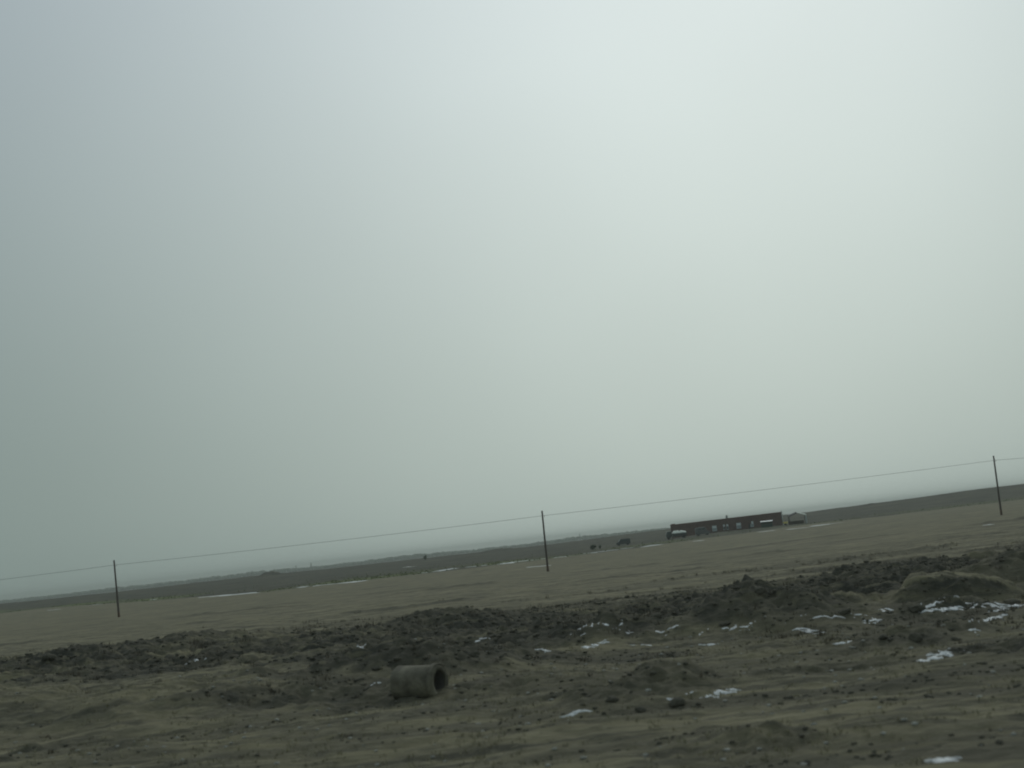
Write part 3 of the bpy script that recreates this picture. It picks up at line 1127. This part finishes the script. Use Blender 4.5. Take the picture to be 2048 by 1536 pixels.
near_snow = [
    (1148, 1270, 1258, 1246, .75, 'long curved snow streak at the foot of the dark ridge, leftmost in the hollow'),
    (1165, 1300, 1218, 1283, .6, 'pair-like snow streak below the long curved one'),
    (1238, 1266, 1268, 1264, .45, 'small bright snow fleck in the middle of the hollow'),
    (1322, 1264, 1370, 1258, .7, 'very bright oval snow patch left of the ragged patch'),
    (1392, 1272, 1438, 1258, .95, 'ragged snow patch at the foot of the tallest dark heap'),
    (1296, 1266, 1312, 1264, .35, 'tiny snow fleck left of the bright oval patch'),
    (1450, 1258, 1600, 1251, .4, 'long thin snow line right of the ragged patch'),
    (1580, 1255, 1645, 1268, .5, 'dull slanting snow streak past the thin snow line'),
    (1270, 1292, 1312, 1284, .4, 'dull snow streak below the bright oval patch'),
    (1408, 1288, 1440, 1300, .5, 'faint snow smear below the ragged patch'),
    (1078, 1302, 1108, 1296, .5, 'snow fleck at the left end of the hollow'),
    (1560, 1208, 1582, 1207, .4, 'lone snow fleck on the dark ridge'),
    (1838, 1216, 1925, 1202, .6, 'upper of two long snow streaks under the light-topped mound'),
    (1830, 1223, 1960, 1211, .7, 'lower and longer of two snow streaks under the light-topped mound'),
    (1960, 1210, 2012, 1208, .4, 'thin snow streak near the right side, above the slanting one'),
    (1985, 1224, 2036, 1212, .85, 'bright snow patch at the right side'),
    (1945, 1248, 2008, 1232, .75, 'dull slanting snow band below the bright right-hand patch'),
    (1932, 1262, 1956, 1258, .35, 'small snow fleck at the lower end of the slanting band'),
    (1758, 1220, 1785, 1222, .7, 'bright rounded snow patch right of the dark heaps'),
    (1706, 1234, 1742, 1232, .45, 'narrow snow fleck left of the rounded patch'),
    (1770, 1237, 1792, 1236, .4, 'faint snow fleck just below the rounded patch'),
    (1728, 1247, 1766, 1244, .6, 'brightest small snow oval between the dark heaps and the brown lump'),
    (1680, 1288, 1722, 1284, .5, 'separate snow oval left of the brown lump'),
    (1842, 1322, 1906, 1308, .5, 'dull snow smear right of the brown lump'),
    (1860, 1312, 1918, 1302, .25, 'thin snow streak just above the dull smear'),
    (1332, 1402, 1470, 1382, .42, 'long thin snow streak on the near ground in front of the earth lump'),
    (1125, 1436, 1190, 1418, .2, 'very thin snow streak on the near ground left of the long one'),
    (1860, 1524, 1925, 1519, .5, 'snow patch lowest of all, near the lower right corner'),
    (1600, 1238, 1690, 1232, .3, 'fine snow line left of the bright small ovals'),
    (852, 1294, 872, 1290, .5, 'small bright snow fleck on the dark heap behind the pipe'),
    (718, 1298, 740, 1295, .4, 'small snow fleck left of the dark heap behind the pipe'),
    (938, 1281, 975, 1276, .35, 'dull snow fleck right of the dark heap behind the pipe'),
    (360, 1326, 405, 1325, .4, 'faint snow streak behind the light mound at the left'),
    (738, 1371, 758, 1368, .2, 'small pale fleck just left of the pipe'),
]


def snow_fragments(px0, py0, px1, py1, thick, label, group, seed):
    """a broken streak: a string of small thin lenses of snow, each lying along the ground"""
    rs = np.random.default_rng(1000 + seed)
    span = math.hypot(px1 - px0, py1 - py0)
    nf = 1 if span < 50 else int(span / 12) + 1
    VV, FF, o_ = [], [], 0
    nx, ny = 25, 9
    for k in range(nf):
        s_ = (k + rs.uniform(.2, .8)) / nf
        x0, y0, z0 = on_ground(px0 + (px1 - px0) * s_, py0 + (py1 - py0) * s_ + rs.uniform(-2, 2), 15, 110)
        hl = y0 / 2400 * (rs.uniform(8, 20) if nf > 1 else span * .55)
        hw = thick * rs.uniform(.16, .50) * (1 - .5 * abs(s_ - .5))
        gx = np.linspace(-1, 1, nx)
        gy = np.linspace(-1, 1, ny)
        GX, GY = np.meshgrid(gx, gy, indexing='ij')
        env = np.sqrt(np.clip(1 - GX ** 2, 0, 1)) * (1 + 1.3 * fbm(GX * 2.2 + k * 5, GY * .7 + k, 1.0, 3, 800 + seed))
        cl = 1.1 * hw * fbm(GX * 1.6 + 5, GX * 0 + k, 1.0, 3, 820 + seed)
        X = x0 + GX * hl
        Y = y0 + cl + GY * hw * np.clip(env, .05, 1.6)
        Z = land(X.ravel(), Y.ravel())[0].reshape(X.shape)
        sl = np.abs(np.gradient(Z, axis=1) / (np.gradient(Y, axis=1) + 1e-6)) > .33
        Z = Z - .05 * sl
        Z = Z + .025 * (1 - GY ** 2) * (1 - GX ** 2) - .03 * ((np.abs(GY) > .99) | (np.abs(GX) > .99)) + .008
        # bare clods poke through
        Z = Z - .05 * (fbm(X * .6, Y * 1.4, .26, 3, 850 + seed) > .16)
        VV.append(np.stack([X.ravel(), Y.ravel(), Z.ravel()], 1))
        i, j = np.meshgrid(np.arange(nx - 1), np.arange(ny - 1), indexing='ij')
        FF.append(np.stack([(i * ny + j).ravel(), ((i + 1) * ny + j).ravel(), ((i + 1) * ny + j + 1).ravel(), (i * ny + j + 1).ravel()], 1) + o_)
        o_ += nx * ny
    o = big_mesh('snow_patch', np.concatenate(VV), np.concatenate(FF), M['snow'])
    tag(o, label, 'snow patch', group)


for k, (a0, b0, a1, b1, th0, lab) in enumerate(near_snow):
    snow_fragments(a0, b0, a1, b1, th0, lab, NG, k)

# ------------------------------------------------------------------ earth clods: the largest one by one, the rest as stuff


def icomesh(name, seed, sub=2, amp=.35):
    b_ = bmesh.new()
    bmesh.ops.create_icosphere(b_, subdivisions=sub, radius=1)
    me = bpy.data.meshes.new(name)
    b_.to_mesh(me)
    b_.free()
    co = np.array([v.co[:] for v in me.vertices])
    n_ = fbm(co[:, 0] * 1.0 + co[:, 2] * .7, co[:, 1] - co[:, 2] * .6, 1.1, 3, seed)
    co = co * (1 + amp * n_ * 1.6)[:, None]
    me.vertices.foreach_set('co', co.ravel())
    me.update()
    return me


clod_meshes = [icomesh('earth_clod', 600 + k) for k in range(6)]
for m_ in clod_meshes:
    m_.materials.append(M['clod'])
stone_meshes = [icomesh('stone', 700 + k, 1, .3) for k in range(3)]
for m_ in stone_meshes:
    m_.materials.append(M['stone'])

clod_zones = [
    # three column positions, distance, size, what they lie on
    ((735, 842, 925), 38.5, .20, 'dug heap behind the concrete pipe'),
    ((1185, 1240, 1310), 28.6, .14, 'low brown lump right of the pipe'),
    ((1420, 1500, 1590), 46.0, .24, 'tallest dark heap above the snow'),
    ((1728, 1790, 1868), 34.2, .15, 'brown lump by the small snow ovals'),
    ((90, 250, 420), 60.0, .30, 'dark ridge behind the light left mound'),
    ((1020, 1110, 1290), 47.5, .25, 'middle of the dug ridge'),
    ((1660, 1800, 1985), 45.0, .24, 'ridge under the light-topped mound'),
]
for (cols, d0, s0, what) in clod_zones:
    for px, side in zip(cols, ('left', 'middle', 'right')):
        d = d0 + random.uniform(-.8, .8)
        x = tx(px) * d
        z = ground_z(x, d)
        s = s0 * random.uniform(.8, 1.2)
        o = bpy.data.objects.new('earth_clod', random.choice(clod_meshes))
        sc.collection.objects.link(o)
        o.location = (x, d, z + s * .1)
        o.scale = (s * random.uniform(1.0, 1.5), s * random.uniform(.8, 1.2), s * random.uniform(.5, .75))
        o.rotation_euler = (random.uniform(-.3, .3), random.uniform(-.3, .3), random.uniform(0, 6.3))
        tag(o, '%s one of three big earth clods on the %s' % (side, what), 'clod', 'big clods of dug earth')


def scatter(n, tmin, tmax, dmin, dmax, power=1.0):
    t = rng.uniform(tmin, tmax, n)
    d = dmin + (dmax - dmin) * rng.uniform(0, 1, n) ** power
    return t * d, d


x, y = scatter(16000, -.5, .5, 20, 80)
z, so, gr, pl = land(x, y)
keep = rng.uniform(0, 1, len(x)) < so * .85 + .04
x, y, z, so = x[keep], y[keep], z[keep], so[keep]
s = rng.uniform(.02, .085, len(x)) * (0.35 + so * .8) * (0.5 + y / 80)
o = blobs('earth_crumbs', np.stack([x, y, z + s * .2], 1), np.stack([s * 1.3, s, s * .7], 1), M['clod'], .35)
tag(o, 'loose crumbs of dark dug earth strewn over the ridge and near ground', 'soil', kind='stuff')
print('crumbs', len(x))

# dry grass: short leaning blades in tufts
x, y = scatter(15000, -.5, .5, 19, 74, 1.1)
z, so, gr, pl = land(x, y)
cl = fbm(x, y, 2.6, 3, 901)
keep = (so < .55) & (rng.uniform(-.35, .5, len(x)) < cl)
x, y, z = x[keep], y[keep], z[keep]
nb = 7
n = len(x)
bxx = np.repeat(x, nb) + rng.normal(0, .05, n * nb)
byy = np.repeat(y, nb) + rng.normal(0, .05, n * nb)
bz = np.repeat(z, nb)
h = rng.uniform(.03, .11, n * nb)
a = rng.uniform(0, 2 * np.pi, n * nb)
ln2 = rng.uniform(.02, .10, n * nb)
w = rng.uniform(.006, .014, n * nb)
P0 = np.stack([bxx - np.sin(a) * w, byy + np.cos(a) * w, bz - .01], 1)
P1 = np.stack([bxx + np.sin(a) * w, byy - np.cos(a) * w, bz - .01], 1)
P2 = np.stack([bxx + np.cos(a) * ln2, byy + np.sin(a) * ln2, bz + h], 1)
V = np.stack([P0, P1, P2], 1).reshape(-1, 3)
o = big_mesh('dry_grass', V, np.arange(len(V)).reshape(-1, 3), M['tuft'], False)
tag(o, 'short dry yellowish grass growing over the near ground and mounds', 'grass', kind='stuff')
print('blades', n * nb)

# dead weeds and roots on the dug earth
x, y = scatter(9000, -.5, .5, 26, 100, .9)
z, so, gr, pl = land(x, y)
keep = (so > .25) & (fbm(x, y, 3.5, 3, 951) + rng.uniform(-.3, .3, len(x)) > 0) & ((y > 36) | (rng.uniform(0, 1, len(x)) < .25))
x, y, z = x[keep], y[keep], z[keep]
nb = 14
n = len(x)
sp_ = (rng.uniform(.5, 1.2, n) * np.clip((y - 18) / 28, .35, 1.15)).repeat(nb)
bxx = np.repeat(x, nb) + rng.normal(0, .14, n * nb) * sp_
byy = np.repeat(y, nb) + rng.normal(0, .10, n * nb) * sp_
bz = np.repeat(z, nb)
h = rng.uniform(.05, .26, n * nb) * sp_
a = rng.uniform(0, 2 * np.pi, n * nb)
ln2 = rng.uniform(.02, .20, n * nb) * sp_
w = rng.uniform(.008, .020, n * nb)
V = np.stack([np.stack([bxx - np.sin(a) * w, byy + np.cos(a) * w, bz - .02], 1),
              np.stack([bxx + np.sin(a) * w, byy - np.cos(a) * w, bz - .02], 1),
              np.stack([bxx + np.cos(a) * ln2, byy + np.sin(a) * ln2, bz + h], 1)], 1).reshape(-1, 3)
o = big_mesh('dead_weeds', V, np.arange(len(V)).reshape(-1, 3), M['deadweed'], False)
tag(o, 'dark dead weeds and roots sticking out of the dug earth', 'weeds', kind='stuff')
print('dead weeds', n * nb)

# stones in front
x, y = scatter(420, -.5, .5, 20, 45)
z = land(x, y)[0]
s = rng.uniform(.02, .06, len(x))
o = blobs('gravel', np.stack([x, y, z + s * .2], 1), np.stack([s * 1.3, s, s * .6], 1), M['stone'], .3)
tag(o, 'small pale stones scattered over the near ground', 'gravel', kind='stuff')

# weeds along the near edge of the dark land
x, y = scatter(26000, -.47, .45, 215, 420)
z, so, gr, pl = land(x, y)
keep = rng.uniform(0, 1, len(x)) < gr * .6 + pl * .02
x, y, z = x[keep], y[keep], z[keep]
s = rng.uniform(.05, .15, len(x))
o = blobs('green_weeds', np.stack([x, y, z + s * .5], 1), np.stack([s * 1.6, s * 1.6, s], 1), M['weed'], .45)
tag(o, 'dull green weeds along the near edge of the dark land', 'weeds', kind='stuff')
print('weeds', len(x))

print('script after ground start', time.time() - T0)
